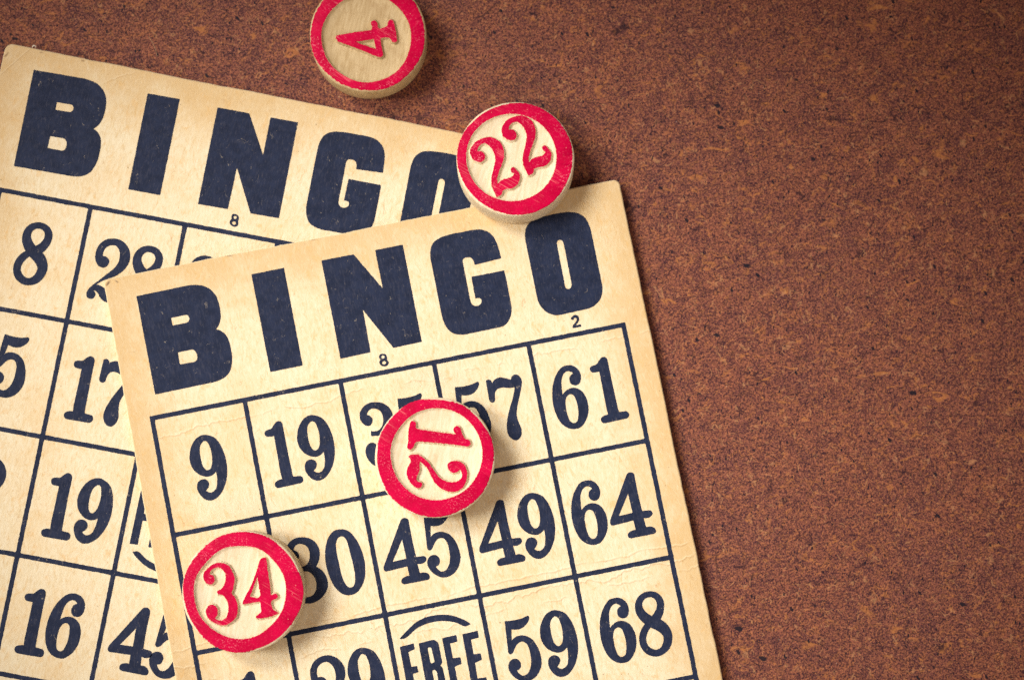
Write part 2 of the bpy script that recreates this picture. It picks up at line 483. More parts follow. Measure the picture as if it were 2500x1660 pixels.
D = {"glyphs":{"B":[[[-7.78,9.354,1],[1.849,9.49,0],[3.215,9.343,0],[4.706,8.924,0],[5.932,8.012,0],[6.752,6.792,0],[7.09,5.316,0],[7.144,3.722,0],[6.977,2.349,0],[6.392,1.059,0],[5.732,0.312,1],[6.676,-0.226,0],[7.374,-1.154,0],[7.726,-2.54,0],[7.78,-4.128,0],[7.697,-5.512,0],[7.364,-6.846,0],[6.695,-8.112,0],[5.786,-8.805,0],[4.673,-9.196,0],[2.907,-9.369,0],[-7.629,-9.49,1]],[[-2.156,4.036,1],[0.687,4.088,0],[1.066,3.784,0],[1.159,3.151,0],[0.88,2.767,0],[0.421,2.63,0],[-2.104,2.604,1]],[[-2.058,-2.577,1],[0.516,-2.546,0],[1.131,-2.983,0],[1.344,-3.901,0],[1.072,-4.722,0],[0.431,-4.909,0],[-2.074,-4.849,1]]],"I":[[[-3.139,9.357,1],[3.104,9.411,1],[3.139,-9.378,1],[-3.038,-9.411,1]]],"N":[[[-7.799,9.45,1],[-1.647,9.437,1],[2.485,2.095,1],[2.467,9.414,1],[7.787,9.447,1],[7.799,-9.286,1],[2.341,-9.362,1],[-1.894,-1.25,1],[-1.997,-9.37,1],[-7.767,-9.45,1]]],"G":[[[-6.441,6.948,0],[-6.082,7.91,0],[-5.313,8.791,0],[-4.018,9.311,0],[-2.261,9.567,0],[0.302,9.578,0],[2.52,9.57,0],[4.0,9.278,0],[5.348,8.322,0],[6.038,7.064,0],[6.316,5.458,0],[6.452,3.228,1],[1.301,2.974,1],[1.193,3.89,0],[0.979,4.362,0],[0.181,4.64,0],[-0.531,4.489,0],[-0.776,3.935,0],[-0.785,-3.272,0],[-0.62,-4.161,0],[-0.118,-4.637,0],[0.739,-4.602,0],[1.198,-4.179,0],[1.197,-3.579,0],[0.82,-3.333,0],[0.188,-3.345,1],[0.26,0.895,1],[6.566,0.884,1],[6.623,-1.137,0],[6.603,-5.764,0],[6.373,-7.088,0],[5.783,-8.34,0],[4.751,-9.247,0],[3.507,-9.513,0],[-2.625,-9.578,0],[-3.785,-9.433,0],[-5.208,-8.894,0],[-6.027,-7.878,0],[-6.455,-6.597,0],[-6.623,-4.854,0],[-6.618,5.607,0]]],"O":[[[-6.155,6.548,0],[-5.823,7.7,0],[-4.911,8.739,0],[-3.398,9.253,0],[-1.549,9.437,0],[1.081,9.487,0],[2.865,9.338,0],[4.376,8.836,0],[5.574,7.786,0],[6.091,6.362,0],[6.274,4.294,0],[6.266,-4.619,0],[6.181,-6.218,0],[5.807,-7.356,0],[5.107,-8.327,0],[3.944,-9.105,0],[2.282,-9.38,0],[-1.752,-9.487,0],[-3.341,-9.414,0],[-4.798,-8.682,0],[-5.894,-7.155,0],[-6.237,-5.373,0],[-6.274,5.151,0]],[[-0.568,3.82,0],[-0.322,4.34,0],[0.124,4.454,0],[0.568,4.164,0],[0.709,3.467,0],[0.641,-4.212,0],[0.407,-4.772,0],[-0.142,-5.006,0],[-0.547,-4.724,0],[-0.614,-4.064,0]]],"s2":[[[-0.822,0.577,0],[-0.489,1.034,0],[0.106,1.198,0],[0.637,0.851,0],[0.712,0.232,0],[0.363,-0.302,0],[-0.171,-0.76,1],[0.816,-0.734,1],[0.822,-1.198,1],[-0.821,-1.194,1],[-0.773,-0.761,0],[-0.185,-0.234,0],[0.179,0.177,0],[0.184,0.498,0],[-0.062,0.668,0],[-0.306,0.354,1]]],"s8":[[[0.121,1.188,0],[-0.537,1.114,0],[-0.74,0.678,0],[-0.633,0.18,0],[-0.864,-0.319,0],[-0.698,-0.862,0],[-0.084,-1.188,0],[0.557,-1.111,0],[0.864,-0.662,0],[0.705,-0.086,0],[0.744,0.468,0],[0.568,0.963,0]],[[0.294,0.507,0],[0.242,0.391,0],[0.141,0.311,0],[0.013,0.28,0],[-0.117,0.306,0],[-0.225,0.383,0],[-0.287,0.496,0],[-0.293,0.623,0],[-0.241,0.738,0],[-0.141,0.819,0],[-0.012,0.85,0],[0.118,0.824,0],[0.226,0.747,0],[0.288,0.633,0]],[[0.369,-0.597,0],[0.307,-0.726,0],[0.187,-0.814,0],[0.031,-0.846,0],[-0.128,-0.814,0],[-0.261,-0.725,0],[-0.339,-0.597,0],[-0.349,-0.455,0],[-0.287,-0.327,0],[-0.167,-0.238,0],[-0.011,-0.207,0],[0.148,-0.239,0],[0.281,-0.327,0],[0.359,-0.455,0]]],"9":[[[-0.044,6.121,0],[-1.124,5.864,0],[-2.246,4.862,0],[-3.034,3.324,0],[-3.296,1.683,0],[-2.986,0.304,0],[-2.249,-0.782,0],[-1.247,-1.452,0],[-0.353,-1.686,0],[0.43,-1.504,0],[1.122,-1.003,1],[1.122,-2.018,0],[0.94,-3.109,0],[0.541,-4.155,0],[-0.047,-4.601,0],[-0.712,-4.656,0],[-1.214,-4.331,0],[-1.362,-4.114,1],[-0.8,-3.606,0],[-0.557,-2.998,0],[-0.838,-2.285,0],[-1.437,-1.977,0],[-2.21,-2.105,0],[-2.741,-2.75,0],[-2.87,-3.662,0],[-2.511,-4.766,0],[-1.831,-5.651,0],[-0.888,-6.121,0],[0.171,-5.957,0],[1.241,-5.233,0],[2.231,-3.93,0],[2.964,-2.198,0],[3.296,-0.196,0],[3.213,1.891,0],[2.734,3.87,0],[2.029,5.142,0],[1.026,5.813,0]],[[0.027,4.975,0],[-0.599,4.629,0],[-1.057,3.872,0],[-1.221,2.775,0],[-1.216,1.268,0],[-0.964,0.089,0],[-0.505,-0.472,0],[0.071,-0.399,0],[0.566,0.254,0],[0.838,1.423,0],[0.903,3.105,0],[0.668,4.376,0],[0.373,4.812,0]]],"1":[[[-2.679,4.578,0],[-2.295,4.823,0],[-1.32,5.006,0],[-0.622,5.717,0],[0.018,6.119,0],[0.633,5.883,0],[0.834,5.05,0],[0.837,1.463,0],[0.934,-4.016,0],[1.049,-4.603,1],[2.31,-4.686,0],[2.679,-5.022,0],[2.614,-5.761,0],[2.148,-6.044,0],[-1.995,-6.119,0],[-2.456,-5.877,0],[-2.538,-5.109,0],[-2.126,-4.816,0],[-1.063,-4.652,1],[-1.17,-3.221,0],[-1.112,1.097,0],[-1.104,3.547,1],[-2.244,3.586,0],[-2.627,3.851,0]]],"0":[[[0.352,6.107,0],[-0.874,6.072,0],[-1.948,5.351,0],[-2.746,4.109,0],[-3.27,2.534,0],[-3.539,0.722,0],[-3.466,-1.156,0],[-3.087,-3.094,0],[-2.369,-4.725,0],[-1.353,-5.766,0],[-0.296,-6.107,0],[0.949,-5.948,0],[2.056,-5.054,0],[2.996,-3.567,0],[3.431,-1.791,0],[3.539,0.239,0],[3.253,2.163,0],[2.66,3.963,0],[1.728,5.458,0]],[[0.292,4.81,0],[-0.392,4.666,0],[-0.943,3.936,0],[-1.181,2.489,0],[-1.197,0.44,0],[-1.102,-2.002,0],[-0.779,-3.742,0],[-0.123,-4.71,0],[0.525,-4.747,0],[1.022,-4.102,0],[1.351,-2.679,0],[1.37,-0.819,0],[1.242,1.445,0],[1.078,3.532,0],[0.782,4.432,0]]],"3":[[[0.132,6.103,0],[-1.257,6.082,0],[-2.445,5.441,0],[-3.144,4.311,0],[-3.09,3.107,0],[-2.475,2.201,0],[-1.771,1.967,0],[-1.196,2.336,0],[-0.955,2.922,0],[-1.215,3.627,0],[-1.827,4.048,1],[-1.524,4.566,0],[-0.766,5.012,0],[-0.009,4.861,0],[0.655,4.411,0],[1.006,3.594,0],[0.999,2.569,0],[0.686,1.606,0],[-0.007,0.906,0],[-0.879,0.745,0],[-1.626,0.95,1],[-1.802,0.016,1],[-0.858,-0.135,0],[0.132,-0.333,0],[0.841,-1.034,0],[1.195,-2.129,0],[1.171,-3.24,0],[0.804,-4.189,0],[0.029,-4.833,0],[-0.832,-4.94,0],[-1.508,-4.563,0],[-1.71,-4.151,1],[-1.175,-3.793,0],[-0.843,-3.023,0],[-1.017,-1.965,0],[-1.636,-1.283,0],[-2.38,-1.264,0],[-2.995,-1.755,0],[-3.344,-2.615,0],[-3.295,-3.647,0],[-2.851,-4.758,0],[-2.077,-5.6,0],[-0.958,-6.103,0],[0.448,-6.069,0],[1.77,-5.498,0],[2.801,-4.496,0],[3.344,-3.117,0],[3.222,-1.79,0],[2.616,-0.551,0],[1.744,0.276,1],[2.523,1.425,0],[2.905,2.747,0],[2.617,4.392,0],[1.615,5.526,0]]],"4":[[[0.636,5.566,0],[1.095,5.998,0],[1.659,5.998,0],[2.043,5.753,0],[2.138,5.078,0],[2.121,1.9,0],[2.239,-1.449,1],[3.625,-1.558,0],[4.02,-1.935,0],[3.987,-2.395,0],[3.52,-2.768,0],[2.218,-2.713,1],[2.366,-4.551,1],[3.52,-4.689,0],[3.966,-5.095,0],[3.898,-5.827,0],[3.358,-5.998,0],[-0.665,-5.975,0],[-1.182,-5.741,0],[-1.222,-5.081,0],[-0.703,-4.72,0],[0.366,-4.617,1],[0.304,-2.815,1],[-3.65,-3.012,0],[-4.02,-2.696,0],[-3.964,-2.017,0],[-3.626,-1.432,0],[-1.703,1.73,0]],[[0.314,2.262,1],[0.428,-1.404,1],[-2.213,-1.491,1]]],"5":[[[-2.143,5.68,1],[-0.508,5.508,0],[1.078,5.579,0],[2.219,5.876,0],[2.431,5.561,0],[2.231,4.959,0],[1.722,4.38,0],[0.723,3.802,0],[-0.077,3.73,0],[-1.203,3.994,1],[-1.582,1.895,1],[-0.935,2.386,0],[0.083,2.57,0],[1.02,2.344,0],[2.047,1.594,0],[2.766,0.285,0],[3.126,-1.34,0],[3.109,-2.887,0],[2.527,-4.32,0],[1.417,-5.452,0],[0.156,-5.876,0],[-0.992,-5.742,0],[-2.029,-5.05,0],[-2.803,-4.024,0],[-3.126,-2.991,0],[-2.903,-2.068,0],[-2.301,-1.51,0],[-1.499,-1.419,0],[-0.907,-1.887,0],[-0.735,-2.697,0],[-1.223,-3.47,0],[-1.694,-3.569,1],[-1.372,-4.214,0],[-0.787,-4.719,0],[0.022,-4.591,0],[0.774,-3.774,0],[1.224,-2.509,0],[1.334,-0.98,0],[1.219,0.401,0],[0.784,1.168,0],[0.048,1.412,0],[-0.706,1.078,0],[-1.345,0.333,0],[-1.871,-0.337,0],[-2.323,-0.44,0],[-2.588,0.001,0],[-2.278,4.016,0]]],"6":[[[1.099,5.961,0],[-0.222,5.828,0],[-1.429,4.781,0],[-2.483,3.013,0],[-3.002,1.14,0],[-3.197,-0.993,0],[-2.971,-2.814,0],[-2.325,-4.519,0],[-1.343,-5.543,0],[-0.238,-5.961,0],[0.971,-5.868,0],[2.042,-4.998,0],[2.886,-3.589,0],[3.197,-2.073,0],[3.068,-0.467,0],[2.442,0.844,0],[1.488,1.528,0],[0.315,1.624,0],[-0.557,1.245,0],[-1.139,0.728,1],[-1.014,2.126,0],[-0.628,3.83,0],[-0.072,4.609,0],[0.686,4.914,0],[1.237,4.685,0],[1.606,4.255,1],[0.978,3.905,0],[0.728,3.361,0],[0.803,2.555,0],[1.489,2.022,0],[2.312,2.155,0],[2.83,2.942,0],[2.911,4.113,0],[2.436,5.199,0],[1.756,5.77,0]],[[0.301,0.579,0],[-0.349,0.314,0],[-0.81,-0.483,0],[-0.984,-1.83,0],[-0.911,-3.422,0],[-0.628,-4.465,0],[-0.113,-4.863,0],[0.517,-4.693,0],[1.035,-3.614,0],[1.249,-2.079,0],[1.138,-0.674,0],[0.835,0.275,0]]],"7":[[[-3.26,5.801,0],[-2.83,6.058,0],[-2.392,5.876,0],[-2.238,5.218,1],[-1.553,5.804,0],[-0.561,6.025,0],[0.326,5.716,0],[1.402,5.217,1],[1.986,5.956,0],[2.643,5.921,0],[3.191,5.336,0],[3.336,4.642,0],[2.989,3.381,0],[2.259,1.628,0],[1.53,-0.124,0],[1.147,-1.563,0],[1.256,-2.911,0],[1.511,-4.286,0],[1.238,-5.366,0],[0.638,-6.003,0],[-0.035,-6.058,0],[-0.69,-5.549,0],[-1.146,-4.513,0],[-1.074,-3.204,0],[-0.637,-1.776,0],[0.127,-0.034,0],[1.037,1.681,0],[1.822,3.708,1],[0.695,3.761,0],[-0.567,4.088,0],[-1.442,3.977,0],[-1.971,3.418,0],[-2.207,2.516,0],[-2.279,1.961,0],[-2.716,1.669,0],[-3.19,1.858,0],[-3.336,2.361,0]]],"8":[[[0.636,5.973,0],[-0.768,5.864,0],[-2.023,5.041,0],[-2.634,3.799,0],[-2.602,2.233,0],[-1.982,0.94,0],[-1.492,0.258,1],[-2.424,-0.722,0],[-3.053,-2.152,0],[-3.096,-3.503,0],[-2.571,-4.773,0],[-1.573,-5.653,0],[-0.656,-5.973,0],[0.752,-5.829,0],[1.985,-5.105,0],[2.785,-3.906,0],[3.096,-2.413,0],[2.744,-0.98,0],[2.067,0.031,0],[1.52,0.53,1],[2.302,1.64,0],[2.726,2.92,0],[2.657,4.299,0],[1.904,5.426,0]],[[0.225,4.942,0],[-0.602,4.757,0],[-1.174,4.091,0],[-1.235,3.128,0],[-0.727,2.247,0],[0.096,1.459,1],[0.826,2.131,0],[1.4,3.185,0],[1.348,4.171,0],[0.877,4.753,0]],[[-0.617,-0.559,1],[-1.405,-1.51,0],[-1.825,-2.592,0],[-1.735,-3.582,0],[-1.114,-4.386,0],[-0.208,-4.762,0],[0.645,-4.448,0],[1.216,-3.591,0],[1.354,-2.453,0],[0.828,-1.666,0],[0.073,-1.029,0]]],"2":[[[-0.467,5.978,0],[-1.864,5.451,0],[-2.821,4.258,0],[-3.135,2.681,0],[-2.813,1.326,0],[-2.032,0.462,0],[-1.018,0.411,0],[-0.528,0.948,0],[-0.457,1.77,0],[-1.003,2.273,0],[-1.824,2.361,1],[-1.882,3.119,0],[-1.581,4.087,0],[-0.716,4.756,0],[0.271,4.841,0],[1.129,4.091,0],[1.467,2.941,0],[1.419,1.719,0],[0.792,0.388,0],[-0.337,-0.935,0],[-1.466,-2.258,0],[-2.517,-3.464,0],[-3.127,-4.385,0],[-3.254,-5.215,0],[-2.94,-5.761,0],[-2.217,-5.866,0],[-1.728,-5.331,0],[-1.791,-4.739,0],[-2.359,-4.321,1],[-1.962,-4.206,0],[-1.174,-4.623,0],[-0.511,-5.404,0],[0.289,-5.878,0],[1.22,-6.025,0],[2.156,-5.708,0],[2.863,-4.77,0],[3.124,-3.612,0],[3.02,-2.624,0],[2.586,-2.463,0],[2.405,-3.042,0],[2.12,-3.6,0],[1.485,-3.921,0],[0.673,-3.872,0],[-0.412,-3.471,0],[-1.272,-3.19,0],[-2.025,-3.23,1],[-1.232,-2.416,0],[-0.176,-1.712,0],[1.247,-0.839,0],[2.57,0.521,0],[3.254,2.064,0],[3.224,3.474,0],[2.594,4.773,0],[1.503,5.681,0],[0.427,6.025,0]]],"arc":[[[-6.692,-1.35,0],[-5.839,-0.706,0],[-4.625,0.099,0],[-3.297,0.882,0],[-1.662,1.429,0],[0.011,1.561,0],[1.515,1.434,0],[2.757,1.162,0],[4.28,0.53,0],[5.324,-0.146,0],[6.142,-0.777,0],[6.692,-1.33,1],[6.111,-1.529,0],[5.516,-1.561,0],[4.888,-1.167,0],[4.059,-0.592,0],[2.971,-0.141,0],[1.631,0.221,0],[0.131,0.37,0],[-1.417,0.272,0],[-2.895,-0.073,0],[-4.19,-0.687,0],[-5.134,-1.313,0],[-5.765,-1.536,0],[-6.532,-1.556,0]]],"F":[[[-1.295,4.896,1],[1.337,5.031,1],[1.381,3.928,1],[0.09,3.629,1],[0.122,0.892,1],[1.175,0.878,1],[1.235,-0.318,1],[0.131,-0.445,1],[0.153,-4.969,1],[-1.381,-5.031,1]]],"R":[[[-1.755,4.859,1],[0.62,4.988,0],[1.299,4.852,0],[1.737,4.391,0],[1.857,3.203,0],[1.855,1.692,0],[1.816,0.537,0],[1.424,0.093,1],[1.755,-0.612,0],[1.808,-2.734,0],[1.747,-4.959,1],[0.433,-4.962,1],[0.52,-1.524,0],[0.493,-0.765,0],[0.254,-0.485,0],[-0.23,-0.561,1],[-0.33,-4.97,1],[-1.857,-4.988,1]],[[-0.297,3.601,0],[0.081,3.734,0],[0.376,3.559,0],[0.504,1.091,0],[0.291,0.902,0],[-0.262,0.955,0]]],"E3":[[[-1.426,4.792,1],[1.283,4.878,1],[1.24,3.64,1],[-0.154,3.548,1],[-0.162,0.816,1],[1.232,0.734,1],[1.215,-0.542,1],[-0.12,-0.761,1],[-0.135,-3.521,1],[1.444,-3.548,1],[1.457,-4.791,1],[-1.457,-4.878,1]]],"E4":[[[-1.385,4.919,1],[1.512,4.991,1],[1.519,3.719,1],[0.005,3.615,1],[-0.056,0.927,1],[1.277,0.834,1],[1.275,-0.363,1],[-0.083,-0.695,1],[-0.179,-3.555,1],[1.446,-3.65,1],[1.451,-4.927,1],[-1.519,-4.991,1]]]},"nums_f":[[["9",9.075,-11.031]],[["1",23.077,-11.224],["9",29.372,-11.332]],[["3",41.497,-11.251],["5",48.005,-11.012]],[["5",58.917,-11.005],["7",65.972,-11.199]],[["6",77.414,-11.397],["1",85.022,-11.29]],[["3",23.4,-33.223],["0",30.585,-33.211]],[["4",41.422,-33.394],["5",48.586,-33.711]],[["4",59.468,-33.568],["9",66.817,-33.55]],[["6",76.639,-33.162],["4",84.309,-33.335]],[["1",9.526,-55.487]],[["2",23.54,-55.293],["9",30.538,-55.308]],[["5",59.611,-55.329],["9",66.704,-55.568]],[["6",77.512,-55.444],["8",84.317,-55.517]]],"nums_b":[[["8",9.061,-10.778]],[["2",23.712,-11.191],["8",30.404,-11.292]],[["3",41.798,-11.336]],[["5",9.141,-32.372]],[["1",23.592,-33.909],["7",29.415,-33.817]],[["2",9.297,-55.461]],[["1",23.926,-56.073],["9",29.97,-55.946]],[["1",23.536,-77.909],["6",29.044,-77.525]],[["4",41.873,-77.672],["5",48.84,-77.749]]],"head_f":[["B",9.29,13.729],["I",26.518,13.591],["N",44.572,13.52],["G",63.589,13.574],["O",81.449,13.642]],"head_b":[["B",9.57,14.396],["I",27.106,13.969],["N",45.338,13.706],["G",64.357,13.373],["O",82.021,13.086]],"small_f":[["s8",44.674,2.266],["s2",81.488,2.419]],"small_b":[["s8",44.986,2.478]],"free_f":[["F",38.846,-55.321],["R",42.838,-55.353],["E3",46.942,-55.209],["E4",50.709,-55.343]],"arc_f":[44.535,-47.563],"free_b_off":[0.326,-0.265],"cam":{"f":4500.000000054987,"C":[-7.978572382585482e-07,-8.62263068090339e-07,346.883568875383],"tx":0.09256570267932221,"ty":-0.013068763690857563},"FP":[-62.9337235556442,17.285237341026324,0.19588092608411267,2.4],"BP":[-92.5871791397507,60.64350427996856,-0.18568201247892732,1.2],"lint":[[[-86.785,87.97,0.0],[-86.637,88.289,0.0],[-86.406,88.369,0.0],[-86.169,88.21,0.0],[-86.085,87.972,0.0]],[[-65.018,90.481,0.0],[-64.619,90.002,0.0],[-64.217,89.363,0.0],[-63.812,88.565,0.0],[-63.484,87.607,0.0],[-63.232,86.569,0.0]]],"chips":{"4":{"c":[-22.571223641104503,89.32098182695768],"R":10.958529525963629,"ic":[-0.29811156368491254,-0.6962409228110715],"ir":8.385991390357539,"base":0.0,"digits":[[[[-6.002,-0.506,0],[-5.845,-0.275,0],[-4.944,-0.097,0],[-2.029,0.383,0],[0.688,0.769,1],[0.817,1.406,0],[0.613,2.219,0],[0.811,2.559,0],[1.275,2.56,0],[1.609,2.222,0],[1.746,1.544,0],[1.841,1.083,1],[3.141,1.276,0],[3.67,1.684,0],[3.865,2.498,0],[4.328,2.798,0],[4.702,2.5,0],[5.067,1.009,0],[5.355,-0.887,0],[5.211,-1.402,0],[4.813,-1.457,0],[4.48,-1.092,0],[4.186,-0.686,0],[3.548,-0.485,0],[2.249,-0.731,1],[2.429,-2.112,0],[2.768,-3.599,0],[2.639,-4.14,0],[2.242,-4.303,0],[0.648,-3.711,0],[-2.01,-2.635,0],[-4.003,-1.882,0],[-5.466,-1.344,0],[-5.866,-0.938,0]],[[-2.641,-1.405,1],[1.161,-0.761,1],[1.544,-2.655,0],[1.372,-2.831,0],[0.974,-2.751,0]]]]},"22":{"c":[5.129611362695645,65.38883875691211],"R":10.878625350873193,"ic":[-0.7653390078294606,0.20089297808050333],"ir":8.356705851295027,"base":1.75,"digits":[[[[-5.424,3.976,0],[-6.71,3.566,0],[-7.834,2.635,0],[-8.363,1.494,0],[-8.153,0.273,0],[-7.35,-0.459,0],[-6.547,-0.62,0],[-5.985,-0.376,0],[-5.745,0.439,0],[-6.146,1.122,0],[-7.191,1.3,1],[-7.03,2.147,0],[-6.388,2.8,0],[-5.584,2.948,0],[-4.781,2.395,0],[-4.058,1.418,0],[-3.705,0.116,0],[-3.818,-1.186,0],[-4.139,-2.488,0],[-4.428,-3.788,0],[-4.381,-5.087,0],[-3.98,-6.223,0],[-3.467,-7.309,1],[-2.938,-7.163,0],[-2.537,-6.222,1],[-1.735,-5.815,0],[-0.612,-5.651,0],[0.191,-5.082,0],[0.722,-3.945,0],[0.676,-2.97,0],[0.195,-2.369,0],[-0.414,-1.8,0],[-0.768,-1.963,0],[-0.672,-2.565,0],[-0.255,-2.971,0],[-0.529,-3.459,0],[-1.573,-3.947,0],[-2.536,-4.225,0],[-3.338,-5.119,1],[-3.466,-4.112,0],[-3.257,-2.974,0],[-2.694,-1.348,0],[-2.211,0.28,0],[-2.29,1.746,0],[-2.852,2.968,0],[-3.816,3.701,0],[-4.7,4.026,0]]],[[[0.452,8.15,0],[-0.837,7.739,0],[-1.965,6.805,0],[-2.496,5.661,0],[-2.288,4.437,0],[-1.485,3.704,0],[-0.681,3.542,0],[-0.118,3.787,0],[0.125,4.604,0],[-0.277,5.289,0],[-1.322,5.467,1],[-1.16,6.316,0],[-0.516,6.971,0],[0.289,7.119,0],[1.093,6.565,0],[1.815,5.586,0],[2.167,4.28,0],[2.052,2.975,0],[1.728,1.67,0],[1.436,0.367,0],[1.482,-0.936,0],[1.881,-2.074,0],[2.393,-3.163,1],[2.923,-3.016,0],[3.327,-2.072,1],[4.131,-1.665,0],[5.256,-1.501,0],[6.061,-0.93,0],[6.595,0.211,0],[6.55,1.188,0],[6.069,1.79,0],[5.46,2.36,0],[5.105,2.197,0],[5.2,1.594,0],[5.617,1.187,0],[5.342,0.698,0],[4.296,0.208,0],[3.331,-0.071,0],[2.526,-0.967,1],[2.4,0.042,0],[2.611,1.183,0],[3.177,2.814,0],[3.663,4.446,0],[3.586,5.915,0],[3.026,7.14,0],[2.061,7.874,0],[1.176,8.2,0]]]]},"12":{"c":[-9.657930987232096,9.837264076172445],"R":11.032230893094795,"ic":[0.25836353439963133,0.6093480420959416],"ir":8.343581144860403,"base":2.4,"digits":[[[[-4.964,1.669,0],[-4.887,2.645,0],[-4.766,5.085,0],[-4.494,6.306,0],[-4.088,6.583,0],[-3.598,6.061,0],[-3.645,5.491,0],[-3.188,5.084,0],[-1.559,4.839,0],[1.697,4.381,0],[3.488,4.184,0],[3.928,4.233,1],[3.454,5.08,0],[3.616,5.536,0],[4.137,5.649,0],[4.545,5.242,0],[4.79,4.427,0],[5.443,3.369,0],[6.257,2.962,0],[6.42,2.474,0],[6.095,2.1,0],[5.282,2.149,0],[2.515,2.477,0],[0.074,2.722,0],[-2.529,2.968,0],[-3.424,2.887,0],[-3.861,2.481,0],[-4.07,1.831,0],[-4.476,1.507,0]]],[[[-4.844,0.208,1],[-4.146,0.451,0],[-3.008,0.368,0],[-2.194,-0.201,0],[-1.216,-1.094,0],[-0.4,-2.23,0],[0.415,-3.366,0],[1.391,-4.177,0],[2.691,-4.584,0],[3.99,-4.504,0],[4.801,-3.856,0],[4.963,-2.884,0],[4.441,-2.105,1],[4.15,-2.478,0],[3.5,-2.802,0],[2.687,-2.395,0],[2.328,-1.584,0],[2.684,-0.935,0],[3.659,-0.693,0],[4.716,-0.937,0],[5.449,-1.749,0],[5.775,-2.885,0],[5.614,-4.181,0],[5.128,-5.315,0],[4.155,-6.042,0],[2.857,-6.203,0],[1.395,-5.716,0],[0.256,-4.824,0],[-0.559,-3.527,0],[-1.213,-2.23,0],[-2.028,-1.256,0],[-2.843,-0.606,1],[-2.97,-1.417,0],[-2.966,-2.39,0],[-3.401,-3.524,0],[-3.48,-4.172,0],[-3.154,-4.497,0],[-2.504,-4.659,0],[-2.502,-5.226,0],[-3.15,-5.501,0],[-3.963,-5.063,0],[-4.697,-4.171,0],[-5.108,-3.037,0],[-4.95,-1.902,0],[-4.386,-0.767,0]]]]},"34":{"c":[-44.566790538680486,-14.45267143955469],"R":11.011536096949268,"ic":[-0.4399550087861783,-0.07168116747306463],"ir":8.285972385014048,"base":2.4,"digits":[[[[-3.978,5.128,0],[-5.228,4.943,0],[-6.312,4.166,0],[-7.002,3.234,0],[-6.989,2.301,0],[-6.51,1.601,0],[-5.804,1.367,0],[-5.262,1.754,0],[-5.194,2.454,0],[-5.591,2.921,0],[-6.094,3.108,1],[-5.838,3.854,0],[-5.219,4.32,0],[-4.282,4.396,0],[-3.414,3.85,0],[-3.011,2.916,0],[-3.075,1.828,0],[-3.529,0.741,0],[-4.567,0.044,1],[-4.373,-0.422,1],[-3.59,-0.578,0],[-2.797,-1.433,0],[-2.469,-2.675,0],[-2.531,-3.914,0],[-2.987,-4.843,0],[-3.84,-5.228,0],[-4.622,-5.072,0],[-5.095,-4.715,1],[-4.635,-4.143,0],[-4.568,-3.291,0],[-4.968,-2.592,0],[-5.751,-2.436,0],[-6.368,-2.977,0],[-6.48,-3.907,0],[-6.031,-4.76,0],[-5.085,-5.458,0],[-3.831,-5.925,0],[-2.74,-5.85,0],[-1.812,-5.232,0],[-1.044,-4.227,0],[-0.905,-2.833,0],[-1.235,-1.436,0],[-2.062,-0.348,1],[-1.734,0.894,0],[-1.515,2.136,0],[-1.924,3.537,0],[-2.721,4.705,0]]],[[[3.758,6.081,0],[4.104,5.987,0],[4.286,5.083,0],[4.491,3.526,0],[4.908,1.193,0],[5.001,-0.206,0],[5.289,-0.734,1],[5.942,-0.44,0],[6.335,-0.674,0],[6.184,-1.139,0],[5.173,-1.603,1],[5.181,-2.379,0],[5.503,-3.232,0],[6.571,-3.808,1],[5.203,-4.394,0],[3.645,-4.701,0],[2.865,-4.777,0],[2.551,-4.621,0],[2.859,-4.235,0],[3.447,-3.771,0],[3.419,-2.686,0],[3.236,-1.724,1],[2.051,-1.877,0],[0.336,-2.215,0],[0.098,-1.904,0],[0.479,-1.129,0],[1.397,0.577,0],[2.459,3.374,0],[3.061,5.397,0],[3.369,5.864,0]],[[2.697,3.062,1],[2.982,1.352,0],[3.283,-0.358,0],[3.01,-1.087,0],[2.042,-1.101,0],[1.258,-0.929,1]]]]}}}

# ------------------------------------------------------------------ the board everything lies on
hs, vs, fs = 60, [], []
me = mesh('tabletop', [(-420, -330, 0), (420, -330, 0), (420, 330, 0), (-420, 330, 0), (-420, -330, -4), (420, -330, -4), (420, 330, -4), (-420, 330, -4)],
          [(0, 1, 2, 3), (7, 6, 5, 4), (0, 4, 5, 1), (1, 5, 6, 2), (2, 6, 7, 3), (3, 7, 4, 0)], [M_BOARD])
tag(link('tabletop', me), kind='structure')

# ------------------------------------------------------------------ bingo cards
T = 1.2                                  # thickness of a card
COLX = [0.30, 17.82, 36.00, 53.80, 71.88, 90.13]
ROWY = [0.0, -22.12, -44.18, -66.45, -88.3, -110.2]

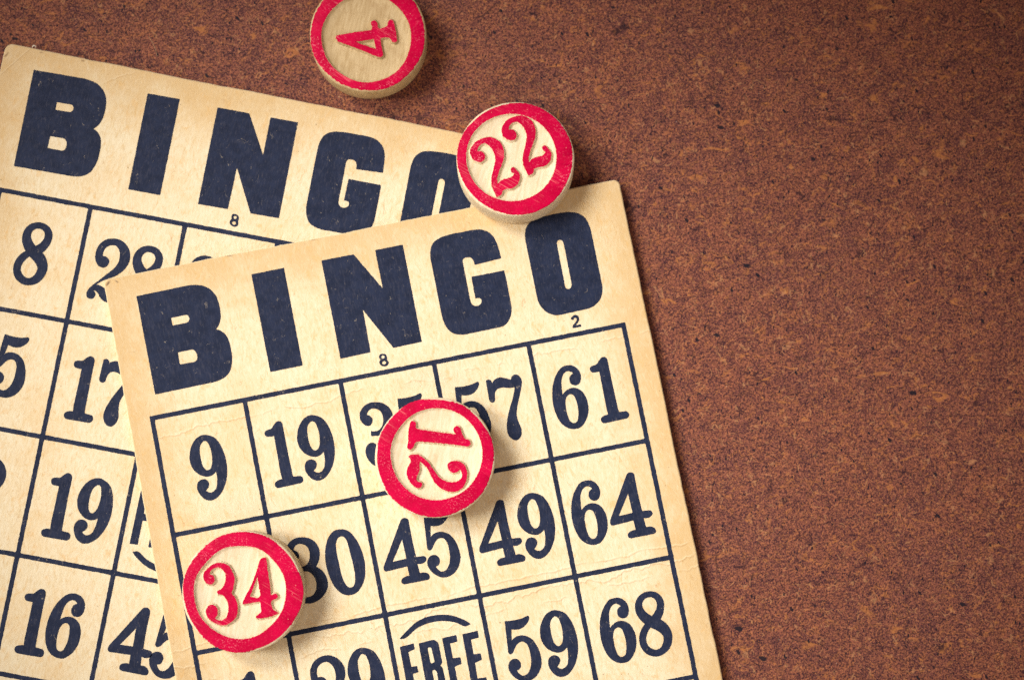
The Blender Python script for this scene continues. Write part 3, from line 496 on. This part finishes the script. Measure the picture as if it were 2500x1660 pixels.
def card_body(name, x0, x1, y0, y1, rad, mat, seed, slant=0.0):
    rng = random.Random(seed)
    pts = []
    def run(ax, ay, bx, by):
        L = math.hypot(bx - ax, by - ay); k = int(L / 0.8)
        w = 0.0
        for i in range(k):
            w = 0.86 * w + rng.gauss(0, 0.026)
            u = i / k
            nx, ny = (by - ay) / L, -(bx - ax) / L
            pts.append((ax + (bx - ax) * u + nx * w, ay + (by - ay) * u + ny * w))
    def arc(cx, cy, r, a0):
        for i in range(8):
            a = math.radians(a0 + 90 * i / 8)
            pts.append((cx + r * math.cos(a), cy + r * math.sin(a)))
    r0, r1, r2, r3 = rad
    run(x0 + r0, y0, x1 - r1, y0); arc(x1 - r1, y0 + r1, r1, -90)
    run(x1, y0 + r1, x1, y1 - r2); arc(x1 - r2, y1 - r2, r2, 0)
    run(x1 - r2, y1, x0 + r3, y1); arc(x0 + r3, y1 - r3, r3, 90)
    run(x0, y1 - r3, x0, y0 + r0); arc(x0 + r0, y0 + r0, r0, 180)
    xm = (x0 + x1) / 2                   # old stock trimmed slightly out of square along the top
    pts = [(x, y - slant * (x - xm) / (x1 - x0) * 2 * max(0.0, (y - y1 + 20) / 20)) for x, y in pts]
    k = len(pts)
    def inset(d):
        o = []
        for i in range(k):
            t = Vector(pts[(i + 3) % k]) - Vector(pts[i - 3]); t.normalize()
            o.append((pts[i][0] - t.y * d, pts[i][1] + t.x * d))
        return o
    rings = [[(x, y, 0.0) for x, y in inset(0.10)], [(x, y, 0.14) for x, y in pts], [(x, y, T - 0.26) for x, y in pts],
             [(x, y, T - 0.08) for x, y in inset(0.10)], [(x, y, T) for x, y in inset(0.28)]]
    V = [q for r in rings for q in r]
    F = []
    for a in range(4):
        for i in range(k):
            j = (i + 1) % k
            F.append((a * k + i, a * k + j, (a + 1) * k + j, (a + 1) * k + i))
    F.append(tuple(range(4 * k, 5 * k)))
    F.append(tuple(reversed(range(0, k))))
    me = mesh(name, V, F, [mat])
    for p in me.polygons[:4 * k]:
        p.use_smooth = True
    return me

INK_LO, INK_HI = T - 0.02, T + 0.022
def ink(name, glyphs, parent, seed, **kw):
    return link(name, relief(name, glyphs, INK_LO, INK_HI, 0.0, [M_INK], seed, **kw), parent)

def grid_mesh(seed):
    w = 0.44
    def rect(x0, y0, x1, y1):
        return [(x0, y0, 1), (x1, y0, 1), (x1, y1, 1), (x0, y1, 1)]
    g = [rect(COLX[0] - w, ROWY[5] - w, COLX[5] + w, ROWY[0] + w)]
    for i in range(5):
        for j in range(5):
            g.append(rect(COLX[i] + w, ROWY[j + 1] + w, COLX[i + 1] - w, ROWY[j] - w))
    return relief('ruled_grid', [(g, 0, 0)], INK_LO, INK_HI, 0.0, [M_INK], seed, rough=0.022, rnd=0.20, step=0.5)

GL = D['glyphs']
LABEL = {'9': 'nine'}
def build_card(pose, zbase, rad, body_mat, label, x0, heads, nums, smalls, free_off, seed, grow=0.0, slant=0.0):
    root = bpy.data.objects.new('bingo_card', None)
    COL.objects.link(root)
    root.empty_display_size = 0.01
    root.location = (pose[0] * S, pose[1] * S, zbase * S)
    root.rotation_euler = (0, 0, pose[2])
    tag(root, label, 'bingo card', 'bingo cards on the brown board')
    link('card_stock', card_body('card_stock', x0, 94.9, -115.0, 27.4, rad, body_mat, seed, slant), root)
    link('ruled_grid', grid_mesh(seed + 1), root)
    for i, (k, x, y) in enumerate(heads):
        ink('letter', [(GL[k], x, y)], root, seed + 10 + i, rough=0.016)
    for i, num in enumerate(nums):
        ink('number', [(GL[k], x, y) for k, x, y in num], root, seed + 30 + i, rough=0.013, grow=grow)
    for i, (k, x, y) in enumerate(smalls):
        ink('small_numeral', [(GL[k], x, y)], root, seed + 60 + i, rough=0.012, rnd=0.08, step=0.15)
    fx, fy = free_off
    word = ink('free_word', [(GL[k], x + fx, y + fy) for k, x, y in D['free_f']], root, seed + 70, rough=0.013)
    ax, ay = D['arc_f'][1:] if isinstance(D['arc_f'][0], str) else D['arc_f']
    ink('arc', [(GL['arc'], ax + fx, ay + fy)], root, seed + 71, rough=0.013)
    low = [[[-q[0], -q[1], q[2]] for q in c] for c in GL['arc']]
    ink('arc', [(low, 2 * 44.75 - ax + fx, 2 * -55.3 - ay + fy)], root, seed + 72, rough=0.013)
    return root

build_card(D['BP'], 0.0, (2.0, 2.0, 1.5, 1.5), M_BACK, 'tan bingo card lying underneath, headed BIN, its right side covered by the other card', -4.5,
           D['head_b'], D['nums_b'], D['small_b'], D['free_b_off'], 100, 0.09, 0.55)
build_card(D['FP'], T, (2.0, 2.0, 1.3, 1.3), M_FRONT, 'creased tan bingo card on top, whole word BINGO showing, two chips in its squares', -4.1,
           D['head_f'], D['nums_f'], D['small_f'], (0, 0), 300, 0.02)

# ------------------------------------------------------------------ wooden calling chips
CH = 6.3
def ring(cx, cy, r, z, n, wob=None):
    o = []
    for i in range(n):
        a = 2 * math.pi * i / n
        rr = r + (wob[i] if wob else 0)
        o.append((cx + rr * math.cos(a), cy + rr * math.sin(a), z))
    return o

def wobble(n, amp, rng, jag=0.0):
    ph = [(k, rng.gauss(0, amp / math.sqrt(k)), rng.uniform(0, 6.28)) for k in range(2, 9)]
    return [sum(a * math.sin(k * 2 * math.pi * i / n + p) for k, a, p in ph) + rng.gauss(0, jag) for i in range(n)]

def loft(name, rings, mats, idx, cap0=True, cap1=True, smooth=40):
    n = len(rings[0])
    V = [q for r in rings for q in r]
    F, I = [], []
    for a in range(len(rings) - 1):
        for i in range(n):
            j = (i + 1) % n
            F.append((a * n + i, a * n + j, (a + 1) * n + j, (a + 1) * n + i)); I.append(idx[a])
    if cap0:
        F.append(tuple(reversed(range(n)))); I.append(idx[0])
    if cap1:
        F.append(tuple(range((len(rings) - 1) * n, len(rings) * n))); I.append(idx[-1])
    return mesh(name, V, F, mats, I, smooth)

def build_chip(info, wood, label, seed, matrix):
    rng = random.Random(seed)
    n = 288
    root = bpy.data.objects.new('calling_chip', None)
    COL.objects.link(root)
    root.empty_display_size = 0.01
    root.matrix_world = matrix
    tag(root, label, 'bingo chip', 'round wooden bingo chips')
    R, (ix, iy), ir = 11.0, info['ic'], info['ir']
    wo, wi = wobble(n, 0.02, rng, 0.012), wobble(n, 0.05, rng, 0.02)
    wj = wobble(n, 0.05, rng, 0.02)
    dep = 0.52
    rings = [ring(0, 0, R - 0.5, 0, n), ring(0, 0, R, 0.45, n), ring(0, 0, R + 0.03, CH * 0.5, n), ring(0, 0, R, CH - 0.45, n, wo), ring(0, 0, R - 0.13, CH - 0.16, n, wo),
             ring(0, 0, R - 0.42, CH, n, wo), ring(ix, iy, ir, CH, n, wi), ring(ix, iy, ir - 0.16, CH - 0.28, n, wj), ring(ix, iy, ir - 0.52, CH - dep, n, wj), ring(ix, iy, ir - 2.5, CH - dep - 0.03, n)]
    link('wooden_disc', loft('wooden_disc', rings, [wood], [0] * 9), root)
    wp = wobble(n, 0.09, rng, 0.035)
    w2 = [a + 0.03 + rng.uniform(0, 0.05) for a in wi]
    rp = [ring(0, 0, R - 0.24, CH - 0.09, n, wp), ring(0, 0, R - 0.30, CH - 0.015, n, wp), ring(0, 0, R - 0.42, CH + 0.035, n, wo), ring(ix, iy, ir, CH + 0.035, n, w2), ring(ix, iy, ir, CH - 0.02, n, w2)]
    link('painted_rim', loft('painted_rim', rp, [M_RED], [0] * 4, False, False), root)
    for i, g in enumerate(info['digits']):
        link('raised_digit', relief('raised_digit', [(g, 0, 0)], CH - dep - 0.02, CH + 0.03, 0.30, [M_RED, wood], seed + 3 + i, rough=0.03, rnd=0.2, step=0.25, grow=0.09), root)
    return root

def upright(info, z):
    return Matrix.Translation((info['c'][0] * S, info['c'][1] * S, z * S))

C4, C22, C12, C34 = (D['chips'][k] for k in ('4', '22', '12', '34'))
build_chip(C4, M_WOOD_TAN, 'red rimmed wooden chip numbered 4, lying on the bare brown board at the top', 11, upright(C4, 0.0))
tilt, fa = math.radians(4.95), D['FP'][2]
u = Vector((-math.sin(fa), math.cos(fa), 0)); e = Vector((math.cos(fa), math.sin(fa), 0))
b22 = Vector((C22['c'][0], C22['c'][1], 1.845)) - u * (CH * math.sin(tilt))
build_chip(C22, M_WOOD_PALE, 'red rimmed wooden chip numbered 22, propped tilted on the corners of both cards', 22, Matrix.Translation(b22 * S) @ Matrix.Rotation(-tilt, 4, e))
build_chip(C12, M_WOOD_PALE, 'red rimmed wooden chip numbered 12, its digits turned sideways, on the upper card', 33, upright(C12, 2 * T + 0.03))
build_chip(C34, M_WOOD_PALE, 'red rimmed wooden chip numbered 34, on the left column of the upper card', 44, upright(C34, 2 * T + 0.03))

# ------------------------------------------------------------------ two stray bits of lint
def lint(path, r, z, color, label, seed):
    n = NT('lint')
    m = n.finish(color, 0.9)
    V, F = [], []
    k = 6
    for i, (x, y, dz) in enumerate(path):
        a = Vector(path[max(i - 1, 0)][:2]); b = Vector(path[min(i + 1, len(path) - 1)][:2])
        t = (b - a).normalized()
        taper = r * (0.45 + 0.55 * math.sin(math.pi * (i + 0.4) / (len(path) - 0.2)))
        for j in range(k):
            an = 2 * math.pi * j / k
            V.append((x - t.y * math.cos(an) * taper, y + t.x * math.cos(an) * taper, z + dz + taper * (1 + math.sin(an))))
    for i in range(len(path) - 1):
        for j in range(k):
            F.append((i * k + j, i * k + (j + 1) % k, (i + 1) * k + (j + 1) % k, (i + 1) * k + j))
    F.append(tuple(range(k))); F.append(tuple(reversed(range((len(path) - 1) * k, len(path) * k))))
    me = mesh('lint_fibre', V, F, [m], None, 60)
    tag(link('lint_fibre', me), label, 'lint')
lint(D['lint'][0], 0.13, 1.2, (0.78, 0.70, 0.58), 'tiny white curl of paper on the top edge of the lower card, near its corner', 1)
lint(D['lint'][1], 0.055, 0.0, (0.46, 0.30, 0.18), 'thin pale hair on the brown board above the lower card', 2)
